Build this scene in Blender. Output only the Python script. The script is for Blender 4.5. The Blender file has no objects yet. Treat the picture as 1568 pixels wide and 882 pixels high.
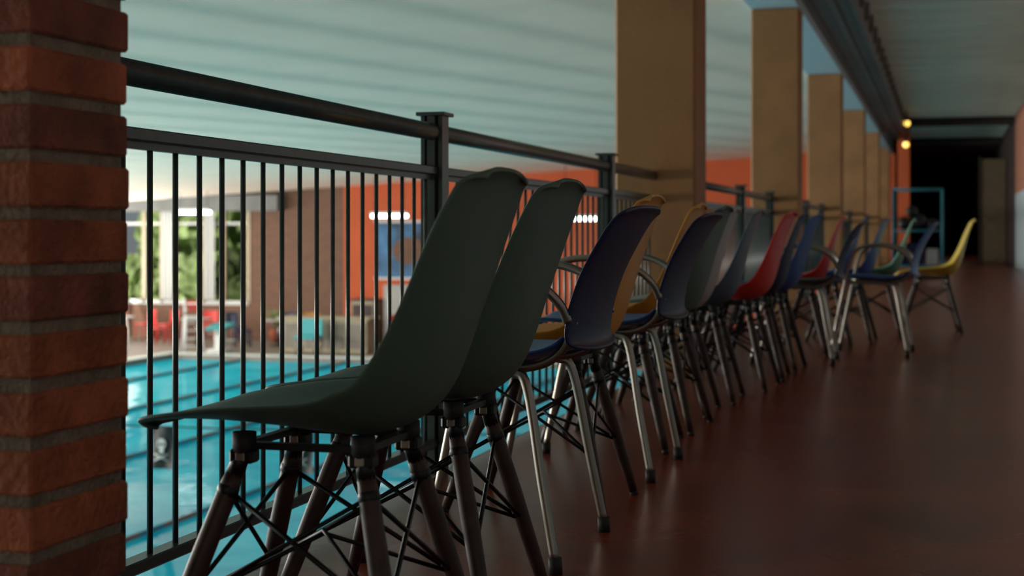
import bpy, math, random
from mathutils import Vector, Matrix
random.seed(7)
D = bpy.data
scene = bpy.context.scene
COL = scene.collection

# ------------------------------------------------------------------ materials
def mat(name, color, rough=0.6, metal=0.0, var=0.12, scale=6.0, bump=0.0, bscale=40.0, emis=None, estr=0.0, spec=0.5, coat=0.0):
    m = D.materials.new(name); m.use_nodes = True
    nt = m.node_tree; b = nt.nodes['Principled BSDF']
    tc = nt.nodes.new('ShaderNodeTexCoord')
    n = nt.nodes.new('ShaderNodeTexNoise'); n.inputs['Scale'].default_value = scale; n.inputs['Detail'].default_value = 4
    nt.links.new(tc.outputs['Object'], n.inputs['Vector'])
    r = nt.nodes.new('ShaderNodeValToRGB')
    c = color
    r.color_ramp.elements[0].position = 0.3; r.color_ramp.elements[1].position = 0.7
    r.color_ramp.elements[0].color = (c[0]*(1-var), c[1]*(1-var), c[2]*(1-var), 1)
    r.color_ramp.elements[1].color = (min(1, c[0]*(1+var)), min(1, c[1]*(1+var)), min(1, c[2]*(1+var)), 1)
    nt.links.new(n.outputs['Fac'], r.inputs['Fac'])
    nt.links.new(r.outputs['Color'], b.inputs['Base Color'])
    b.inputs['Roughness'].default_value = rough
    b.inputs['Metallic'].default_value = metal
    b.inputs['Specular IOR Level'].default_value = spec
    b.inputs['Coat Weight'].default_value = coat
    if bump > 0:
        n2 = nt.nodes.new('ShaderNodeTexNoise'); n2.inputs['Scale'].default_value = bscale; n2.inputs['Detail'].default_value = 5
        nt.links.new(tc.outputs['Object'], n2.inputs['Vector'])
        bp = nt.nodes.new('ShaderNodeBump'); bp.inputs['Strength'].default_value = bump; bp.inputs['Distance'].default_value = 0.02
        nt.links.new(n2.outputs['Fac'], bp.inputs['Height']); nt.links.new(bp.outputs['Normal'], b.inputs['Normal'])
    if emis:
        b.inputs['Emission Color'].default_value = (*emis, 1); b.inputs['Emission Strength'].default_value = estr
    return m

def brickmat(name, c1, c2, mortar, axis='x', scale=1.0):
    m = D.materials.new(name); m.use_nodes = True
    nt = m.node_tree; b = nt.nodes['Principled BSDF']; b.inputs['Roughness'].default_value = 0.85
    tc = nt.nodes.new('ShaderNodeTexCoord'); sp = nt.nodes.new('ShaderNodeSeparateXYZ'); cb = nt.nodes.new('ShaderNodeCombineXYZ')
    nt.links.new(tc.outputs['Object'], sp.inputs[0])
    nt.links.new(sp.outputs['X' if axis == 'x' else 'Y'], cb.inputs[0]); nt.links.new(sp.outputs['Z'], cb.inputs[1])
    br = nt.nodes.new('ShaderNodeTexBrick')
    br.inputs['Color1'].default_value = (*c1, 1); br.inputs['Color2'].default_value = (*c2, 1); br.inputs['Mortar'].default_value = (*mortar, 1)
    br.inputs['Scale'].default_value = scale; br.inputs['Brick Width'].default_value = 0.25; br.inputs['Row Height'].default_value = 0.075
    br.inputs['Mortar Size'].default_value = 0.008
    nt.links.new(cb.outputs[0], br.inputs['Vector']); nt.links.new(br.outputs['Color'], b.inputs['Base Color'])
    return m

M = {}
M['green'] = mat('plastic_green', (.062, .110, .085), .52, var=.06, spec=.38)
M['green2'] = mat('plastic_green_light', (.10, .26, .18), .45, var=.06)
M['navy'] = mat('plastic_navy', (.009, .016, .062), .45, var=.06, spec=.3)
M['blue'] = mat('plastic_blue', (.02, .085, .30), .42, var=.06)
M['bluegrey'] = mat('plastic_bluegrey', (.07, .11, .17), .45, var=.06)
M['yellow'] = mat('plastic_yellow', (.60, .27, .03), .4, var=.06)
M['yellow2'] = mat('plastic_lemon', (.60, .42, .06), .4, var=.06)
M['red'] = mat('plastic_red', (.66, .035, .03), .42, var=.06)
M['grey'] = mat('plastic_grey', (.36, .36, .36), .5, var=.06)
M['black'] = mat('plastic_black', (.015, .017, .02), .4, var=.06)
M['wood'] = mat('dark_wood', (.040, .020, .015), .48, var=.4, scale=25, spec=.35)
M['wire'] = mat('black_metal', (.012, .012, .014), .4, metal=.6)
M['chrome'] = mat('brushed_chrome', (.30, .27, .24), .34, metal=.95, var=.05)
M['rubber'] = mat('black_rubber', (.012, .012, .012), .7)
M['rail'] = mat('railing_paint', (.045, .062, .064), .30, metal=.1, var=.2, scale=30)
M['column'] = mat('column_paint', (.31, .150, .058), .7, var=.14, scale=3, bump=.15, bscale=60)
M['brick'] = mat('brick_clay', (.31, .082, .036), .85, var=.45, scale=9, bump=.6, bscale=70)
M['brick2'] = mat('brick_clay_dark', (.20, .055, .032), .85, var=.45, scale=9, bump=.6, bscale=70)
M['mortar'] = mat('mortar', (.23, .18, .14), .95, var=.25, scale=25, bump=.8, bscale=120)
M['floor'] = mat('floor_red_vinyl', (.235, .045, .022), .27, var=.3, scale=2.2, bump=.04, bscale=8, spec=.30)
M['slab'] = mat('slab_edge', (.35, .38, .38), .8)
M['ceil'] = mat('ceiling_white', (.62, .76, .69), .8, var=.06, scale=1.5)
M['ceilp'] = mat('ceiling_cream', (.97, .86, .74), .8, var=.04, scale=1.0)
M['soffit'] = mat('beam_paleblue', (.42, .62, .72), .7, var=.05)  # pale blue puts reflected pool light into the beam's colour
M['steel'] = mat('beam_grey', (.15, .16, .16), .55, var=.15, scale=4)
M['orange'] = mat('wall_orange', (.54, .095, .025), .75, var=.08, scale=1)
M['brickwall'] = brickmat('brickwork', (.19, .085, .052), (.145, .065, .04), (.18, .14, .11), 'x')
M['brickside'] = brickmat('brickwork_side', (.42, .15, .08), (.34, .11, .06), (.3, .22, .17), 'y')
M['dado'] = mat('dado_paleblue', (.38, .48, .52), .6)
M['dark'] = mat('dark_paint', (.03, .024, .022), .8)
M['deck'] = mat('deck_tile', (.20, .17, .14), .5, var=.15, scale=3)
M['white'] = mat('white_paint', (.66, .68, .68), .5, var=.04)
M['beige'] = mat('beige_panel', (.42, .35, .25), .6)
M['teal'] = mat('teal_plastic', (.03, .34, .38), .5)
M['leaf'] = mat('foliage', (.20, .28, .10), .7, var=.6, scale=3)
M['lawn'] = mat('lawn', (.18, .25, .10), .9, var=.3)
M['cyanpaint'] = mat('trolley_blue', (.04, .24, .33), .45)
M['door'] = mat('door_olive', (.14, .10, .055), .7)

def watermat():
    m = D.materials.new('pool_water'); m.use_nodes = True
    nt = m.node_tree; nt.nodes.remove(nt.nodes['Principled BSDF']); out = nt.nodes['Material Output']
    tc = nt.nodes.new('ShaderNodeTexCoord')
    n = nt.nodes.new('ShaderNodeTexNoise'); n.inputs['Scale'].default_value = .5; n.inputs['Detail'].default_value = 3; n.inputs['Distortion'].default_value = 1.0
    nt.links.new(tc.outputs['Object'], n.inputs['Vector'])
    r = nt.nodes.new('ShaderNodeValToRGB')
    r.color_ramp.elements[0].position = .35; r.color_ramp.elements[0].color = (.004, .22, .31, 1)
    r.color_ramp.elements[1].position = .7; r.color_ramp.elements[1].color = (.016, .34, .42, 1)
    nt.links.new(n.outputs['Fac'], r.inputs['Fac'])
    df = nt.nodes.new('ShaderNodeBsdfDiffuse'); em = nt.nodes.new('ShaderNodeEmission'); em.inputs['Strength'].default_value = .5  # emission added so the water itself glows and lights the ceiling
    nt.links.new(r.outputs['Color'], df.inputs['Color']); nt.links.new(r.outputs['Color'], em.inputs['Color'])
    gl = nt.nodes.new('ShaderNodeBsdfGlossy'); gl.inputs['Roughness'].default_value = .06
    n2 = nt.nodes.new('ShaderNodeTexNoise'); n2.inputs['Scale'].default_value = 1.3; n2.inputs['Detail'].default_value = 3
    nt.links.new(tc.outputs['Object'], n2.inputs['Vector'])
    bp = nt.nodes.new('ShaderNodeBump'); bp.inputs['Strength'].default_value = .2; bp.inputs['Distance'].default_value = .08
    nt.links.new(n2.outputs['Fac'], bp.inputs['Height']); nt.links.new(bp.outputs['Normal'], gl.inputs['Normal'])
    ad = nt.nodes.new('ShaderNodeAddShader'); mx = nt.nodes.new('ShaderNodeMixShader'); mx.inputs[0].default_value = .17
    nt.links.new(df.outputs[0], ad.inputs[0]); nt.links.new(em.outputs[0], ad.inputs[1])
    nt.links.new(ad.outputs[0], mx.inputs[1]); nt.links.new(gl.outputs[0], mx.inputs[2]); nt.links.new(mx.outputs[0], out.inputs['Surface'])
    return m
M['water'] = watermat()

def ropemat():
    m = D.materials.new('lane_rope'); m.use_nodes = True
    nt = m.node_tree; b = nt.nodes['Principled BSDF']; b.inputs['Roughness'].default_value = .5
    tc = nt.nodes.new('ShaderNodeTexCoord'); w = nt.nodes.new('ShaderNodeTexWave'); w.bands_direction = 'Y'; w.inputs['Scale'].default_value = .25
    nt.links.new(tc.outputs['Object'], w.inputs['Vector'])
    r = nt.nodes.new('ShaderNodeValToRGB'); r.color_ramp.interpolation = 'CONSTANT'
    r.color_ramp.elements[0].color = (.22, .10, .09, 1); r.color_ramp.elements[1].position = .6; r.color_ramp.elements[1].color = (.03, .20, .30, 1)
    nt.links.new(w.outputs['Fac'], r.inputs['Fac']); nt.links.new(r.outputs['Color'], b.inputs['Base Color'])
    return m
M['rope'] = ropemat()

# ------------------------------------------------------------------ mesh builder
def catmull(pts, n=6):
    out = []
    P = [pts[0]] + list(pts) + [pts[-1]]
    for i in range(1, len(P)-2):
        p0, p1, p2, p3 = P[i-1], P[i], P[i+1], P[i+2]
        for k in range(n):
            t = k/n
            out.append(tuple(0.5*((2*b)+(-a+c)*t+(2*a-5*b+4*c-d)*t*t+(-a+3*b-3*c+d)*t**3) for a, b, c, d in zip(p0, p1, p2, p3)))
    out.append(tuple(pts[-1]))
    return out

class MB:
    def __init__(s): s.v = []; s.f = []; s.m = []; s.sm = []; s.mats = []
    def mi(s, mt):
        if mt not in s.mats: s.mats.append(mt)
        return s.mats.index(mt)
    def face(s, idx, mt, smooth=False): s.f.append(idx); s.m.append(s.mi(mt)); s.sm.append(smooth)
    def box(s, x0, x1, y0, y1, z0, z1, mt, R=None, bev=0.0):
        o = len(s.v)
        if bev <= 0:
            P = [(x, y, z) for z in (z0, z1) for y in (y0, y1) for x in (x0, x1)]
            F = [(0, 2, 3, 1), (4, 5, 7, 6), (0, 1, 5, 4), (2, 6, 7, 3), (0, 4, 6, 2), (1, 3, 7, 5)]
        else:
            b = bev; cx = [(x0, x1), (y0, y1), (z0, z1)]
            P = []; idx = {}
            for sx in (0, 1):
                for sy in (0, 1):
                    for sz in (0, 1):
                        c = (cx[0][sx], cx[1][sy], cx[2][sz]); d = (1-2*sx, 1-2*sy, 1-2*sz)
                        for ax in range(3):   # vertex lying on face of axis ax
                            p = [c[k]+(0 if k == ax else d[k]*b) for k in range(3)]
                            idx[(sx, sy, sz, ax)] = len(P); P.append(tuple(p))
            F = []
            for ax in range(3):
                o1, o2 = [k for k in range(3) if k != ax]
                for sgn in (0, 1):
                    q = []
                    for (a, bb) in ((0, 0), (1, 0), (1, 1), (0, 1)):
                        key = [0, 0, 0]; key[ax] = sgn; key[o1] = a; key[o2] = bb
                        q.append(idx[(*key, ax)])
                    F.append(tuple(q))
                # edges parallel to ax
                for a in (0, 1):
                    for bb in (0, 1):
                        k0 = [0, 0, 0]; k0[o1] = a; k0[o2] = bb; k1 = list(k0); k1[ax] = 1
                        F.append((idx[(*k0, o1)], idx[(*k1, o1)], idx[(*k1, o2)], idx[(*k0, o2)]))
            for sx in (0, 1):
                for sy in (0, 1):
                    for sz in (0, 1): F.append(tuple(idx[(sx, sy, sz, ax)] for ax in range(3)))
        for p in P:
            s.v.append(tuple(R @ Vector(p)) if R else p)
        for f in F: s.face(tuple(o+i for i in f), mt)
    def tube(s, pts, rad, mt, n=8, cap=True):
        pts = [Vector(p) for p in pts]
        if not hasattr(rad, '__len__'): rad = [rad]*len(pts)
        o = len(s.v); prev = None
        for i, p in enumerate(pts):
            t = (pts[min(i+1, len(pts)-1)]-pts[max(i-1, 0)]).normalized()
            if prev is None:
                a = Vector((0, 0, 1)) if abs(t.z) < .9 else Vector((1, 0, 0))
                nrm = t.cross(a).normalized()
            else:
                nrm = (prev - t*prev.dot(t)).normalized()
            prev = nrm; bn = t.cross(nrm)
            for k in range(n):
                a = 2*math.pi*k/n
                s.v.append(tuple(p+(nrm*math.cos(a)+bn*math.sin(a))*rad[i]))
        for i in range(len(pts)-1):
            for k in range(n):
                s.face((o+i*n+k, o+i*n+(k+1) % n, o+(i+1)*n+(k+1) % n, o+(i+1)*n+k), mt, True)
        if cap:
            s.face(tuple(o+k for k in range(n))[::-1], mt); e = o+(len(pts)-1)*n
            s.face(tuple(e+k for k in range(n)), mt)
    def sphere(s, c, r, mt, n=10, sz=1.0):
        pts = []; rad = []
        for i in range(n+1):
            a = math.pi*i/n; pts.append((c[0], c[1], c[2]-math.cos(a)*r*sz)); rad.append(max(1e-4, r*math.sin(a)))
        s.tube(pts, rad, mt, n=12)
    def grid(s, rows, mt):
        o = len(s.v); nc = len(rows[0])
        for r in rows: s.v.extend(r)
        for i in range(len(rows)-1):
            for j in range(nc-1):
                s.face((o+i*nc+j, o+i*nc+j+1, o+(i+1)*nc+j+1, o+(i+1)*nc+j), mt, True)
    def mesh(s, name):
        me = D.meshes.new(name); me.from_pydata(s.v, [], s.f)
        for m_ in s.mats: me.materials.append(m_)
        me.polygons.foreach_set('material_index', s.m); me.polygons.foreach_set('use_smooth', s.sm)
        me.update(); return me
    def obj(s, name, parent=None, fix=True):
        me = s.mesh(name)
        if fix:
            import bmesh
            bm = bmesh.new(); bm.from_mesh(me); bmesh.ops.recalc_face_normals(bm, faces=bm.faces); bm.to_mesh(me); bm.free()
        ob = D.objects.new(name, me); COL.objects.link(ob)
        if parent: ob.parent = parent
        return ob

def empty(name, loc=(0, 0, 0), rz=0.0):
    e = D.objects.new(name, None); e.empty_display_size = .1; COL.objects.link(e)
    e.location = loc; e.rotation_euler = (0, 0, rz); return e

# ------------------------------------------------------------------ chairs  (local: forward = -X)
SHELL = [  # f, z, halfwidth, edge lift
 (.245, .414, .120, .000), (.240, .421, .155, .002), (.222, .428, .182, .005), (.18, .432, .205, .012), (.09, .427, .224, .032),
 (.0, .418, .230, .050), (-.085, .410, .231, .066), (-.15, .421, .229, .076), (-.197, .462, .225, .066),
 (-.224, .53, .219, .048), (-.243, .61, .211, .028), (-.262, .69, .203, .015), (-.281, .752, .190, .008),
 (-.297, .795, .170, .004), (-.308, .811, .148, .002), (-.315, .818, .112, .000)]
def shell_mesh(m_):
    b = MB(); prof = catmull(SHELL, 3); rows = []; n = 16
    N = len(prof)
    for i, (f, z, w, e) in enumerate(prof):
        a = prof[max(i-1, 0)]; c = prof[min(i+1, N-1)]
        tx, tz = c[0]-a[0], c[1]-a[1]; L = math.hypot(tx, tz) or 1
        nx, nz = -tz/L, tx/L
        if i < N*0.4 and nz < 0: nx, nz = -nx, -nz
        if nz < -0.2 or (abs(nz) <= 0.2 and nx < 0): nx, nz = -nx, -nz
        if nx < 0 and i > N*.45: nx, nz = -nx, -nz
        row = []
        front = max(0, 1-i/7.0)
        top = max(0, 1-(N-1-i)/7.0)
        for k in range(n+1):
            u = -1+2*k/n; q = abs(u)**2.3
            ff = f+nx*e*q - .030*front*abs(u)**3
            zz = z+nz*e*q - .022*top*abs(u)**3
            row.append((-ff, u*w, zz))
        rows.append(row)
    b.grid(rows, m_)
    return b.mesh('shell')

def dowel_base():
    b = MB(); tops = {}; feet = {}
    for i, f in (('f', .08), ('r', -.117)):
        for j in (-1, 1):
            t = Vector((-f, j*.10, .384)); ft = Vector((-(.205 if i == 'f' else -.215), j*.195, 0.0))
            tops[i, j] = t; feet[i, j] = ft
            def at(k): return tuple(t.lerp(ft, k))
            b.tube([at(0), at(.10)], [.013, .0145], M['wire'], 10)
            b.tube([at(.08), at(.14), at(.45), at(.8), at(.975)], [.0135, .0160, .0170, .0145, .0115], M['wood'], 12)
            b.tube([at(.972), at(.998)], [.012, .012], M['rubber'], 10)
            b.tube([(t.x, t.y, .380), (t.x, t.y, .412)], .019, M['rubber'], 10)
            b.box(t.x-.02, t.x+.02, t.y-.016, t.y+.016, .364, .386, M['wire'], bev=.004)
            b.box(t.x-.009, t.x+.009, t.y-.0175, t.y+.0175, .366, .384, M['chrome'], bev=.003)
    # top bracket
    for j in (-1, 1):
        b.box(-.08, .117, j*.10-.008, j*.10+.008, .386, .397, M['wire'])
    for x in (-.08, .117):
        b.box(x-.008, x+.008, -.10, .10, .386, .397, M['wire'])
    def P(k, a): return tops[k].lerp(feet[k], a)
    ks = [('f', -1), ('f', 1), ('r', 1), ('r', -1)]
    for a in range(4):
        k1, k2 = ks[a], ks[(a+1) % 4]
        b.tube([P(k1, .16), P(k2, .60)], .0042, M['wire'], 6)
        b.tube([P(k2, .16), P(k1, .60)], .0042, M['wire'], 6)
    b.tube([P(ks[0], .6), (.01, 0, .24), P(ks[2], .6)], .0042, M['wire'], 6)
    b.tube([P(ks[1], .6), (.01, 0, .245), P(ks[3], .6)], .0042, M['wire'], 6)
    for k in ks:
        p = P(k, .6); b.sphere(tuple(p), .008, M['wire'], 6)
        p = P(k, .16); b.sphere(tuple(p), .018, M['wire'], 6)
    return b.mesh('dowel_base')
BASE = dowel_base()
cache = {}
def shell_chair(color, x, y, rz=0.0):
    if color not in cache: cache[color] = shell_mesh(M[color])
    e = empty('moulded_shell_chair', (x, y, 0), rz)
    o = D.objects.new('seat_shell', cache[color]); COL.objects.link(o); o.parent = e
    s = o.modifiers.new('thick', 'SOLIDIFY'); s.thickness = .008; s.offset = 0
    s = o.modifiers.new('sub', 'SUBSURF'); s.levels = 1; s.render_levels = 1
    o = D.objects.new('leg_frame', BASE); COL.objects.link(o); o.parent = e
    return e

def armframe():
    b = MB(); C = M['chrome']; r = .0105
    for j in (-1, 1):
        # front leg + arm
        p = catmull([(-.215, j*.235, .02), (-.17, j*.243, .25), (-.135, j*.25, .42), (-.108, j*.255, .54), (-.075, j*.257, .61),
                     (-.02, j*.257, .640), (.06, j*.257, .645), (.13, j*.25, .635), (.185, j*.240, .610), (.225, j*.225, .57), (.240, j*.21, .53)], 5)
        b.tube(p, r, C, 10)
        # rear leg + under-seat rail
        p = catmull([(.22, j*.235, .02), (.185, j*.222, .20), (.15, j*.205, .385), (.115, j*.195, .418), (.02, j*.19, .425), (-.10, j*.19, .43), (-.138, j*.235, .43)], 5)
        b.tube(p, r, C, 10)
        # back support
        p = catmull([(.02, j*.165, .425), (.14, j*.168, .428), (.200, j*.17, .45), (.232, j*.172, .49), (.244, j*.172, .53)], 5)
        b.tube(p, .010, C, 10)
        for x in (-.215, .22):
            b.tube([(x, j*.235, 0), (x-.0015 if x > 0 else x+.0015, j*.2345, .035)], [.015, .0145], M['rubber'], 10)
    b.tube([(-.10, -.19, .425), (-.10, .19, .425)], .010, C, 8)
    b.tube([(.10, -.195, .42), (.10, .195, .42)], .010, C, 8)
    return b.mesh('tube_frame')
FRAME = armframe()
def armshell(mb_, ms_):
    b = MB(); n = 14
    prof = catmull([(-.278, .462, .198), (-.260, .484, .218), (-.266, .55, .224), (-.293, .63, .222), (-.330, .70, .216), (-.364, .756, .210), (-.386, .778, .198)], 3)
    rows = []; N = len(prof)
    for i, (f, z, w) in enumerate(prof):
        top = max(0, 1-(N-1-i)/5); bot = max(0, 1-i/5); row = []
        for k in range(n+1):
            u = -1+2*k/n
            row.append((-(f+.024*abs(u)**2.2), u*w, z-.014*top*abs(u)**4+.014*bot*abs(u)**3))
        rows.append(row)
    b.grid(rows, mb_)
    me1 = b.mesh('back_panel')
    b = MB()
    prof = catmull([(.200, .425, .160), (.193, .440, .185), (.16, .450, .203), (.07, .450, .212), (-.06, .443, .212), (-.15, .447, .208), (-.20, .462, .20), (-.222, .482, .18)], 3)
    rows = []; N = len(prof)
    for i, (f, z, w) in enumerate(prof):
        row = []
        for k in range(n+1):
            u = -1+2*k/n
            row.append((-(f-.02*abs(u)**3*(1 if i < 4 else 0)), u*w, z+.016*abs(u)**2.5))
        rows.append(row)
    b.grid(rows, ms_)
    return me1, b.mesh('seat_pan')
acache = {}
def arm_chair(back, seat, x, y, rz=0.0):
    if (back, seat) not in acache: acache[back, seat] = armshell(M[back], M[seat])
    e = empty('tubular_stacking_armchair', (x, y, 0), rz)
    for nm, me in zip(('back_panel', 'seat_pan'), acache[back, seat]):
        o = D.objects.new(nm, me); COL.objects.link(o); o.parent = e
        s = o.modifiers.new('thick', 'SOLIDIFY'); s.thickness = .009; s.offset = 0
        s = o.modifiers.new('sub', 'SUBSURF'); s.levels = 1; s.render_levels = 1
    o = D.objects.new('tube_frame', FRAME); COL.objects.link(o); o.parent = e
    return e

shell_chair('green', -.960, 2.22, .0)
shell_chair('green', -.975, 2.70, .0)
arm_chair('navy', 'blue', -1.005, 3.30)
shell_chair('yellow', -1.03, 3.86)
arm_chair('navy', 'blue', -1.03, 4.50)
shell_chair('yellow', -1.09, 5.02, .04)
shell_chair('green', -1.07, 5.50, -.03)
shell_chair('grey', -1.10, 5.98, .02)
shell_chair('bluegrey', -1.06, 6.46, .03)
shell_chair('red', -.975, 7.02, -.05)
shell_chair('navy', -.965, 7.52, .03)
shell_chair('blue', -.935, 8.00, -.04)
arm_chair('navy', 'black', -.80, 8.52, .02)
shell_chair('red', -.875, 9.07, .04)
arm_chair('blue', 'blue', -.41, 9.22, -.04)
shell_chair('blue', -.78, 9.74, .05)
shell_chair('blue', -.66, 10.24, -.04)
shell_chair('green2', -.50, 10.74, .04)
shell_chair('yellow2', -.10, 11.24, .06)

# ------------------------------------------------------------------ gallery structure
COLY = [7.83+5.87*i for i in range(6)]
b = MB(); b.box(-1.44, 1.44, -3, 62, -.30, 0, M['floor']); b.box(-1.455, -1.44, -3, 62, -.30, -.004, M['slab']); b.obj('floor')

# brick pillar
b = MB(); px0, px1, py0, py1 = -1.72, -1.13, 1.69, 1.93
b.box(px0+.008, px1-.008, py0+.008, py1-.008, 0, 3.2, M['mortar'])
z = .004
j = lambda a=.002: random.uniform(-a, a)
while z < 3.15:
    x = px1
    while x-.105 > px0-.02:
        b.box(x-.105+j(), x+j(), py0+j(.003), py1+j(.004), z+j(.001), z+.058+j(.001), M['brick'] if random.random() < .6 else M['brick2'], bev=.004)
        x -= .118
    z += .075
b.obj('brick_pillar')

# columns
for i, y in enumerate(COLY):
    b = MB(); b.box(-1.68, -1.25, y, y+.38, 0, 2.75, M['column'], bev=.012)
    b.obj('square_column')

# railing
def railing(y0, y1, posts):
    b = MB(); X = -1.475; R = M['rail']
    b.tube([(X, y0, 1.022), (X, y1, 1.022)], .026, R, 16)
    b.box(X-.020, X+.020, y0, y1, .893, .918, R, bev=.003)
    b.box(X-.008, X+.008, y0, y1, .878, .894, R)
    b.box(X-.020, X+.020, y0, y1, .075, .100, R, bev=.003)
    for p in posts:
        b.box(X-.012, X+.012, p-.036, p+.036, -.25, 1.070, R)
        b.box(X-.034, X-.022, p-.030, p+.030, -.25, 1.070, R); b.box(X+.022, X+.034, p-.030, p+.030, .0, 1.070, R)
        b.box(X-.030, X+.030, p-.008, p+.008, -.0, 1.070, R)
        b.box(X-.046, X+.046, p-.046, p+.046, 1.070, 1.081, R, bev=.002)
    y = y0+.06
    while y < y1-.03:
        if all(abs(y-p) > .06 for p in posts):
            b.tube([(X, y, .098), (X, y, .896)], .006, R, 8)
        y += .1005
    b.obj('balcony_railing')
railing(1.935, COLY[0], [4.29, 6.70])
for i in range(5):
    a = COLY[i]+.38; c = COLY[i+1]
    railing(a, c, [a+.35, a+2.95, c-.35] if i else [8.9, 11.40, 13.4])

# beams & gallery ceiling
b = MB(); b.box(-1.68, -1.25, -3, 40, 2.75, 3.30, M['soffit']); b.obj('concrete_edge_beam')
b = MB(); b.box(-1.25, -.79, -3, 33, 2.90, 3.12, M['steel'])
b.box(-1.25, -1.20, -3, 33, 2.85, 2.90, M['steel']); b.box(-.84, -.79, -3, 33, 2.85, 2.90, M['steel']); b.box(-1.05, -.98, -3, 33, 2.87, 2.90, M['steel'])
y = 2.0
while y < 33:
    b.box(-.79, -.74, y, y+.12, 2.93, 3.12, M['steel']); y += 1.0
b.obj('steel_channel_beam')
b = MB(); y = -3; zc = 3.22
rows = []
while y < 40:
    for dy, dz in ((0, 0), (.62, 0), (.66, -.07), (.86, -.07), (.90, 0)):
        rows.append([(-1.3, y+dy, zc+dz), (1.5, y+dy, zc+dz)])
    y += .9
b.grid(rows, M['ceil'])
for p in range(len(b.sm)): b.sm[p] = False
b.obj('ceiling', fix=False)

# pool hall ceiling (gently falling away from the gallery, shallow ribs)
b = MB(); rows = []
dirx, diry = math.sin(math.radians(15)), math.cos(math.radians(15))
ny, nx = 300, 160
for i in range(ny+1):
    y = -3+43.2*i/ny; row = []
    for jj in range(nx+1):
        x = -1.66-22.5*jj/nx
        p = x*diry - y*dirx
        s_ = (p/1.25) % 1.0
        h = .020*(s_ if s_ < .75 else (1-s_)/.25*.75)
        row.append((x, y, 3.0-.058*(-x) - h))
    rows.append(row)
b.grid(rows, M['ceilp']); b.obj('ceiling_pool_hall', fix=False)
b = MB(); b.box(-24.4, 1.6, -3.2, 62, 3.40, 3.55, M['dark']); b.obj('roof')

# right wall, back wall
b = MB(); b.box(1.44, 1.6, -3, 33, 0, 1.52, M['dado']); b.box(1.44, 1.6, -3, 33, 1.52, 3.4, M['brickside']); b.obj('wall_right')
b = MB(); b.box(-24.4, 1.6, -3.2, -3, -2.6, 3.4, M['beige']); b.obj('wall_back')
b = MB()
for x in (-1.27, 0, 1.27): b.box(x-.03, x+.03, -2.99, -2.94, .0, 2.7, M['rail'])
for z in (.03, 1.0, 2.67): b.box(-1.27, 1.27, -2.99, -2.94, z-.03, z+.03, M['rail'])
b.obj('door_2')  # unseen door frame, added to go with the rear fill light
# far dark lobby
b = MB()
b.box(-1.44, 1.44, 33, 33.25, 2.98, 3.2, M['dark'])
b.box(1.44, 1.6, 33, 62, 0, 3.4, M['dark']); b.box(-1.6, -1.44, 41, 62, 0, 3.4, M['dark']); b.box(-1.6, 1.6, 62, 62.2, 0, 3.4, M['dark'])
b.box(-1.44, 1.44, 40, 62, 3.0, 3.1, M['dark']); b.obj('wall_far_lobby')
b = MB(); b.box(.85, 1.40, 37, 37.15, 0, 2.45, M['door'], bev=.01); b.box(.80, .86, 36.98, 37.17, 0, 2.5, M['dark']); b.tube([(.92, 36.96, 1.02), (1.02, 36.96, 1.02)], .012, M['chrome']); b.obj('door_1')
b = MB(); b.box(-.98, -.72, 34.6, 34.85, 0, 3.1, M['orange'], bev=.01); b.obj('orange_pillar')

# storage trolley
e = empty('storage_trolley', (-.42, 26.5, 0))
b = MB(); C = M['cyanpaint']
for x in (-.40, .40):
    for yy in (-.25, .25):
        b.tube([(x, yy, .08), (x, yy, 1.45)], .022, C, 8)
        b.tube([(x-.03, yy, .05), (x+.03, yy, .05)], .05, M['rubber'], 12)
    b.tube([(x, -.25, 1.45), (x, .25, 1.45)], .022, C, 8)
for zz in (.15, .75, 1.45):
    for yy in (-.25, .25): b.tube([(-.40, yy, zz), (.40, yy, zz)], .020, C, 8)
b.box(-.39, .39, -.24, .24, .13, .16, M['wire']); b.box(-.39, .39, -.24, .24, .74, .76, M['wire'])
b.obj('frame', e)
b = MB()
for (x, zz, r) in ((-.22, .88, .11), (.02, .90, .13), (.24, .86, .10), (-.1, 1.08, .10)): b.sphere((x, 0, zz), r, M['black'])
b.box(-.3, .1, -.15, .15, .165, .55, M['navy'], bev=.02); b.box(.14, .34, -.15, .15, .165, .45, M['grey'], bev=.02)
b.obj('contents', e)

# pendant bulbs
M['bulb'] = mat('bulb_glow', (1, .8, .4), .5, emis=(1, .62, .12), estr=2.2)
for (x, y, z) in ((-.70, 31.0, 2.90), (-.70, 30.0, 2.42)):
    b = MB(); b.sphere((x, y, z), .06, M['bulb'], 10); b.tube([(x, y, z+.05), (x, y, z+.14)], .035, M['wire']); b.tube([(x, y, z+.10), (x, y, 3.14)], .008, M['wire']); b.obj('pendant_bulb')

# ------------------------------------------------------------------ pool hall
DZ = -2.4; PX0, PX1, PY1 = -19.0, -2.6, 34.6
b = MB()
b.box(PX1, -1.0, -3, 41, DZ-.3, DZ, M['deck']); b.box(-24.2, PX0, -3, 41, DZ-.3, DZ, M['deck']); b.box(PX0, PX1, PY1, 41, DZ-.3, DZ, M['deck'])
b.obj('floor_pool_deck')
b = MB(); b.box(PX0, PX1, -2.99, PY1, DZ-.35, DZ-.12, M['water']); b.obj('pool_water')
b = MB(); b.box(PX0-.3, PX1+.3, PY1, PY1+.3, DZ, DZ+.03, M['white'], bev=.005); b.box(PX1, PX1+.3, -2.9, PY1, DZ, DZ+.03, M['white']); b.box(PX0-.3, PX0, -2.9, PY1, DZ, DZ+.03, M['white']); b.obj('pool_coping')
b = MB(); b.box(-1.7, -1.45, -3, 41, DZ, -.3, M['brickside']); b.obj('wall_under_gallery')
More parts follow.
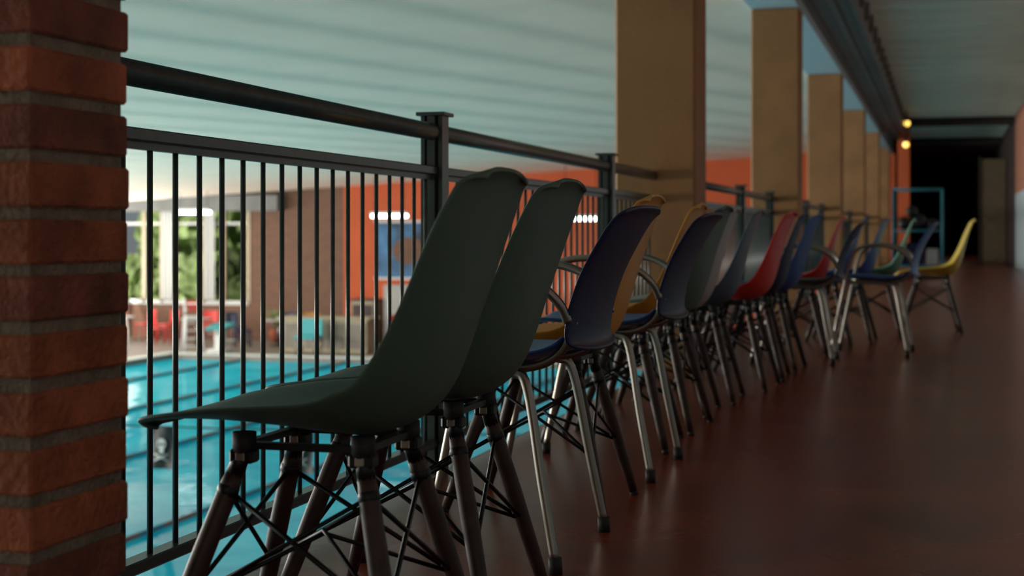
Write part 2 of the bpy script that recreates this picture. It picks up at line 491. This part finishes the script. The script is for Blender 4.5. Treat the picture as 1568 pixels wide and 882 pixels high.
for x in (-5.2, -8.2, -11.2, -14.2, -17.0):
    b = MB(); b.tube([(x, -2.8, DZ-.088), (x, PY1-.02, DZ-.088)], .031, M['rope'], 8); b.obj('lane_rope')

# backstroke flags
e = empty('pirate_flag_line', (0, 15.9, 0)); b = MB()
for x in (-19.6, -2.1):
    b.tube([(x, 0, DZ), (x, 0, -1.42)], .03, M['chrome'])
b.tube([(x, 0, -1.46-.12*math.sin((-2.1-x)/17.5*math.pi)) for x in [-19.6+17.5*i/24 for i in range(25)]], .010, M['wire'], 6)
b.obj('rope', e)
b = MB()
for i in range(8):
    x = -3.55-1.77*i; zt = -1.46-.12*math.sin((-2.3-x)/17.3*math.pi)
    for_rows = [[(x-.15+.3*c/4, .02*math.sin(c*1.8+r), zt-.5*r/4) for c in range(5)] for r in range(5)]
    b.grid(for_rows, M['black'])
    o = len(b.v); n = 12
    for k_ in range(n): b.v.append((x+.06*math.cos(k_*math.tau/n), -.03, zt-.2+.065*math.sin(k_*math.tau/n)))
    b.face(tuple(range(o, o+n)), M['white'])
    b.box(x-.03, x+.03, -.032, -.028, zt-.31, zt-.26, M['white'])
    for sg in (-1, 1): b.box(x+sg*.026-.014, x+sg*.026+.014, -.036, -.032, zt-.22, zt-.19, M['black'])
    for sg in (-1, 1):
        b.tube([(x-.09, -.03, zt-.36-.04*sg), (x+.09, -.03, zt-.36+.04*sg)], .010, M['white'], 6)
b.obj('flags', e)

# end wall (y = 40) with windows
b = MB(); Y0, Y1 = 40, 40.25
b.box(-16.5, -1.2, Y0, Y1, DZ, 3.2, M['orange'])
b.obj('wall_end_orange')
b = MB()
b.box(-19.5, -16.5, Y0, Y1, DZ, 2.6, M['brickwall'])
b.box(-24.2, -19.5, Y0, Y1, DZ, -1.35, M['brickwall']); b.box(-24.2, -19.5, Y0, Y1, 1.45, 2.6, M['brickwall'])
b.obj('wall_end_brick')
b = MB(); b.box(-24.1, -18.4, 39.6, 40, 1.35, 1.80, M['steel']); b.obj('trim_1')
xs = [-24.1, -22.9, -22.3, -20.9, -20.3, -19.5]
b = MB()
for x in xs: b.box(x-.07, x+.07, 39.98, 40.12, -1.35, 1.45, M['beige'])
b.box(-24.1, -19.5, 39.98, 40.12, -1.40, -1.28, M['white']); b.box(-24.1, -19.5, 39.98, 40.12, 1.36, 1.46, M['white']); b.box(-24.1, -19.5, 40.0, 40.1, .95, 1.02, M['white'])
b.obj('window_1')
for i, (x0, x1) in enumerate(((-22.25, -21.85), (-20.85, -20.5))):
    rows = [[(x0+(x1-x0)*c/16, 39.85+.04*math.sin(c*1.5), z_) for c in range(17)] for z_ in (-1.25, 1.35)]
    b = MB(); b.grid(rows, M['white']); b.obj('window_curtain')

# left wall; unseen window band added around the hall fill lights
b = MB(); XL0, XL1 = -24.4, -24.15
b.box(XL0, XL1, -3, 41, DZ, -1.6, M['brickside']); b.box(XL0, XL1, -3, 41, 1.35, 3.4, M['brickside'])
for y in (-3, 8, 19, 30, 39.6): b.box(XL0, XL1, y, y+.6, -1.6, 1.35, M['brickside'])
b.obj('wall_left')
for i in range(4):
    y0 = -2.4+11*i; y1 = y0+10.3 if i < 3 else 39.6
    b = MB(); y = y0
    while y <= y1+.01: b.box(-24.3, -24.2, y-.04, y+.04, -1.6, 1.35, M['white']); y += (y1-y0)/6
    b.box(-24.3, -24.2, y0, y1, -1.6, -1.52, M['white']); b.box(-24.3, -24.2, y0, y1, 1.27, 1.35, M['white'])
    b.obj('window_%d' % (i+2))

# outside
b = MB(); b.box(-45, 15, 40.3, 70, DZ-.3, DZ-.05, M['lawn']); b.obj('ground_lawn')
import bmesh
def shrub(x, y, z, r):
    bm = bmesh.new(); bmesh.ops.create_icosphere(bm, subdivisions=4, radius=r)
    for v in bm.verts:
        v.co *= 1+random.uniform(-.22, .22)
        v.co.z *= 1.2
    me = D.meshes.new('shrub'); bm.to_mesh(me); bm.free(); me.materials.append(M['leaf'])
    o = D.objects.new('garden_shrub', me); COL.objects.link(o); o.location = (x, y, z)
for (x, y, z, r) in ((-25.5, 44, -1.5, 1.1), (-23.0, 45, -1.5, 1.3), (-21.3, 44.5, -1.7, .9), (-26.5, 50, .2, 1.9), (-22.9, 50.5, .9, 1.5), (-19.0, 48, -.8, 1.4)):
    shrub(x, y, z, r)

# ceiling strip lights in the pool hall
M['tube'] = mat('fluorescent_tube', (1, 1, 1), .5, emis=(.85, 1, .95), estr=9)
for (x, y, z) in ((-19.4, 36.5, 1.30), (-13.6, 36, 1.18), (-8.7, 36.5, 1.10)):
    b = MB(); b.box(x-.48, x+.48, y-.07, y+.07, z-.08, z+.0, M['tube'], bev=.01); b.box(x-.5, x+.5, y-.09, y+.09, z, z+.06, M['white'])
    for sx in (-.4, .4): b.tube([(x+sx, y, z+.05), (x+sx, y, 2.95-.058*(-x-sx))], .008, M['wire'], 6)
    b.obj('strip_light')

# notice board + shelves on orange wall
b = MB(); M['mural'] = mat('mural', (.03, .12, .26), .6, var=.9, scale=1.6)
b.box(-15.5, -13.4, 39.93, 39.99, -.55, 1.0, M['mural']); b.box(-15.56, -13.34, 39.95, 40, 1.0, 1.06, M['white']); b.box(-15.56, -13.34, 39.95, 40, -.61, -.55, M['white'])
o = len(b.v)
for k_ in range(20): b.v.append((-14.5+.5*math.cos(k_*math.tau/20), 39.92, .2+.38*math.sin(k_*math.tau/20)))
b.face(tuple(range(o, o+20)), M['brickwall'])
b.obj('wall_poster')
b = MB()
b.box(-15.1, -12.9, 39.5, 39.95, DZ, -.75, M['grey'], bev=.01)
for i in range(3): b.box(-15.0+.72*i, -14.36+.72*i, 39.47, 39.5, DZ+.1, -.85, M['grey'], bev=.01)
b.obj('storage_cabinet')
b = MB(); b.box(-16.0, -15.3, 39.3, 39.9, DZ, -1.2, M['beige'], bev=.01); b.box(-16.05, -15.25, 39.25, 39.95, -1.2, -1.15, M['wood']); b.box(-15.95, -15.68, 39.28, 39.3, DZ+.1, -1.3, M['wood']); b.box(-15.62, -15.35, 39.28, 39.3, DZ+.1, -1.3, M['wood']); b.obj('sideboard')
# counter
b = MB(); b.box(-16.7, -14.3, 36.2, 36.9, DZ, DZ+.85, M['beige'], bev=.01); b.box(-16.8, -14.2, 36.1, 37.0, DZ+.85, DZ+.91, M['beige'], bev=.01)
for i in range(4): b.box(-16.6+.58*i, -16.1+.58*i, 36.17, 36.2, DZ+.1, DZ+.75, M['deck'], bev=.005)
b.obj('reception_counter')
b = MB(); b.box(-15.9, -15.3, 35.2, 35.7, DZ+.40, DZ+.48, M['teal'], bev=.02)
for sx in (-15.85, -15.35):
    for sy in (35.25, 35.65): b.tube([(sx, sy, DZ), (sx, sy, DZ+.42)], .02, M['chrome'])
b.box(-15.9, -15.3, 35.66, 35.7, DZ+.45, DZ+.9, M['teal'], bev=.01); b.obj('teal_stool')
# café chairs & tables
def cafe_chair(x, y, c, rz):
    b = MB(); mt = M[c]
    for sx in (-.2, .2):
        b.tube([(sx, -.2, 0), (sx, -.18, .45)], .02, mt, 6); b.tube([(sx, .22, 0), (sx, .18, .45), (sx, .25, .86)], .02, mt, 6)
    b.box(-.23, .23, -.22, .22, .44, .48, mt, bev=.012)
    b.grid([[(-.22+.44*c_/6, .20+.05*(r/3)+.03*math.cos((c_-3)*.5), .55+.32*r/3) for c_ in range(7)] for r in range(4)], mt)
    o = b.obj('cafe_chair'); o.location = (x, y, DZ); o.rotation_euler = (0, 0, rz)
for (x, y, c, r) in ((-23.0, 38.6, 'red', .4), (-22.3, 39.0, 'red', -.5), (-21.5, 38.9, 'red', -.5), (-20.9, 37.4, 'red', 2.5), (-20.2, 38.9, 'red', .2), (-19.2, 38.6, 'bluegrey', 1.0), (-17.7, 38.7, 'navy', 0), (-17.0, 38.8, 'yellow', .3), (-18.3, 37.2, 'navy', 2.2), (-22.6, 36.7, 'red', 1.5), (-14.2, 38.2, 'red', .5), (-12.4, 38.2, 'yellow', .5), (-11.2, 38.0, 'blue', .5)):
    cafe_chair(x, y, c, r)
for (x, y) in ((-22.4, 37.8), (-19.9, 37.6), (-17.5, 37.8), (-13.2, 38.0)):
    b = MB(); b.tube([(0, 0, .70), (0, 0, .74)], .42, M['grey'], 20); b.tube([(0, 0, .02), (0, 0, .70)], .03, M['chrome']); b.tube([(0, 0, 0), (0, 0, .03)], .25, M['wire'], 16)
    o = b.obj('round_table'); o.location = (x, y, DZ)
# starting blocks
for x in (-18.0, -6.1, -8.5, -10.9):
    b = MB(); b.box(-.25, .25, -.3, .3, 0, .08, M['white'], bev=.01); b.box(-.1, .1, -.15, .15, .08, .6, M['white'], bev=.01)
    R = Matrix.Translation((0, 0, .66)) @ Matrix.Rotation(math.radians(9), 4, 'X')
    b.box(-.28, .28, -.35, .35, -.03, .03, M['teal'], R=R, bev=.01); b.box(-.22, .22, .25, .5, .25, .29, M['white'], bev=.005); b.tube([(-.2, -.3, .5), (.2, -.3, .5)], .015, M['chrome'])
    o = b.obj('starting_block'); o.location = (x, 35.3, DZ+.03)
# lifeguard chair
b = MB(); W = M['white']
for sx in (-.35, .35):
    b.tube([(sx, -.5, 0), (sx*.75, -.22, 1.3)], .045, W); b.tube([(sx, .5, 0), (sx*.75, .22, 1.3)], .045, W)
    b.tube([(sx*.75, .22, 1.3), (sx*.75, .3, 2.0)], .04, W); b.box(sx*.75-.04, sx*.75+.04, -.25, .25, 1.55, 1.60, W)
for i in range(4): b.tube([(-.34+.02*i, -.45+.07*i, .25+.28*i), (.34-.02*i, -.45+.07*i, .25+.28*i)], .022, W, 6)
b.box(-.28, .28, -.25, .25, 1.28, 1.34, W, bev=.01)
for i in range(3): b.box(-.28, .28, .25+.02*i, .28+.02*i, 1.5+.16*i, 1.60+.16*i, M['red'])
o = b.obj('lifeguard_chair'); o.location = (-18.9, 35.5, DZ); o.rotation_euler = (0, 0, .6); o.scale = (.7, .7, .7)
# pool ladder
b = MB()
for sx in (-.25, .25):
    b.tube(catmull([(sx, -.02, .0), (sx, -.06, .5), (sx, .08, .85), (sx, .35, .7), (sx, .5, 0)], 5), .03, M['white'], 8)
b.box(-.25, .25, -.05, .0, .25, .28, M['white']); o = b.obj('pool_ladder'); o.location = (-20.6, PY1+.05, DZ); o.rotation_euler = (0, 0, 1.0)
# potted plant
b = MB(); b.tube([(0, 0, 0), (0, 0, .5)], [.2, .28], M['brick'], 16)
for i in range(60):
    a = random.uniform(0, math.tau); l = random.uniform(.4, .9); r0 = random.uniform(.1, .45)
    b.tube([(0, 0, .5), (math.cos(a)*r0*.5, math.sin(a)*r0*.5, .5+l*.8), (math.cos(a)*r0*1.3, math.sin(a)*r0*1.3, .45+l)], [.006, .03, .004], M['leaf'], 4)
o = b.obj('potted_plant'); o.location = (-18.3, 39.3, DZ); o.scale = (.7, .7, .7)

# ------------------------------------------------------------------ lights
def area(name, loc, rot, sx, sy, power, col):
    l = D.lights.new(name, 'AREA'); l.shape = 'RECTANGLE'; l.size = sx; l.size_y = sy; l.energy = power; l.color = col
    o = D.objects.new(name, l); COL.objects.link(o); o.location = loc; o.rotation_euler = rot; return o
for i in range(4):
    area('window_daylight', (-24.0, 2.8+11*i, -.1), (0, math.radians(-118), 0), 2.8, 10, (1900, 1900, 1500, 650)[i], (1, .98, .90))  # added fill from out of view, tilted up to brighten the hall ceiling
area('door_daylight', (0, -2.92, 1.35), (math.radians(90), 0, 0), 2.4, 2.5, 8.0, (1, .90, .78))  # added fill behind the camera for the near faces of chairs and columns
area('lobby_lamp', (0, 45, 2.95), (0, 0, 0), .6, .6, 10, (1, .75, .5))  # added fill so the far lobby floor shows
sun = D.lights.new('sun', 'SUN'); sun.energy = 6; sun.angle = .02; sun.color = (1, .95, .85)
o = D.objects.new('sun', sun); COL.objects.link(o); o.rotation_euler = (math.radians(42), math.radians(-25), 0)

w = D.worlds.new('world'); scene.world = w; w.use_nodes = True
nt = w.node_tree; bg = nt.nodes['Background']
sky = nt.nodes.new('ShaderNodeTexSky'); sky.sky_type = 'HOSEK_WILKIE'; sky.turbidity = 5; sky.sun_direction = (-.4, -.5, .75)
nt.links.new(sky.outputs[0], bg.inputs[0]); bg.inputs[1].default_value = 1.3

# ------------------------------------------------------------------ camera
cam = D.cameras.new('camera'); cam.lens = 52.8; cam.sensor_width = 36; cam.shift_y = -.0542
cam.dof.use_dof = True; cam.dof.focus_distance = 3.1; cam.dof.aperture_fstop = 4.6
o = D.objects.new('camera', cam); COL.objects.link(o)
o.location = (0, 0, .72); o.rotation_euler = (math.radians(90), 0, math.radians(16.03))
scene.camera = o
scene.view_settings.view_transform = 'Standard'
scene.view_settings.exposure = 0.0
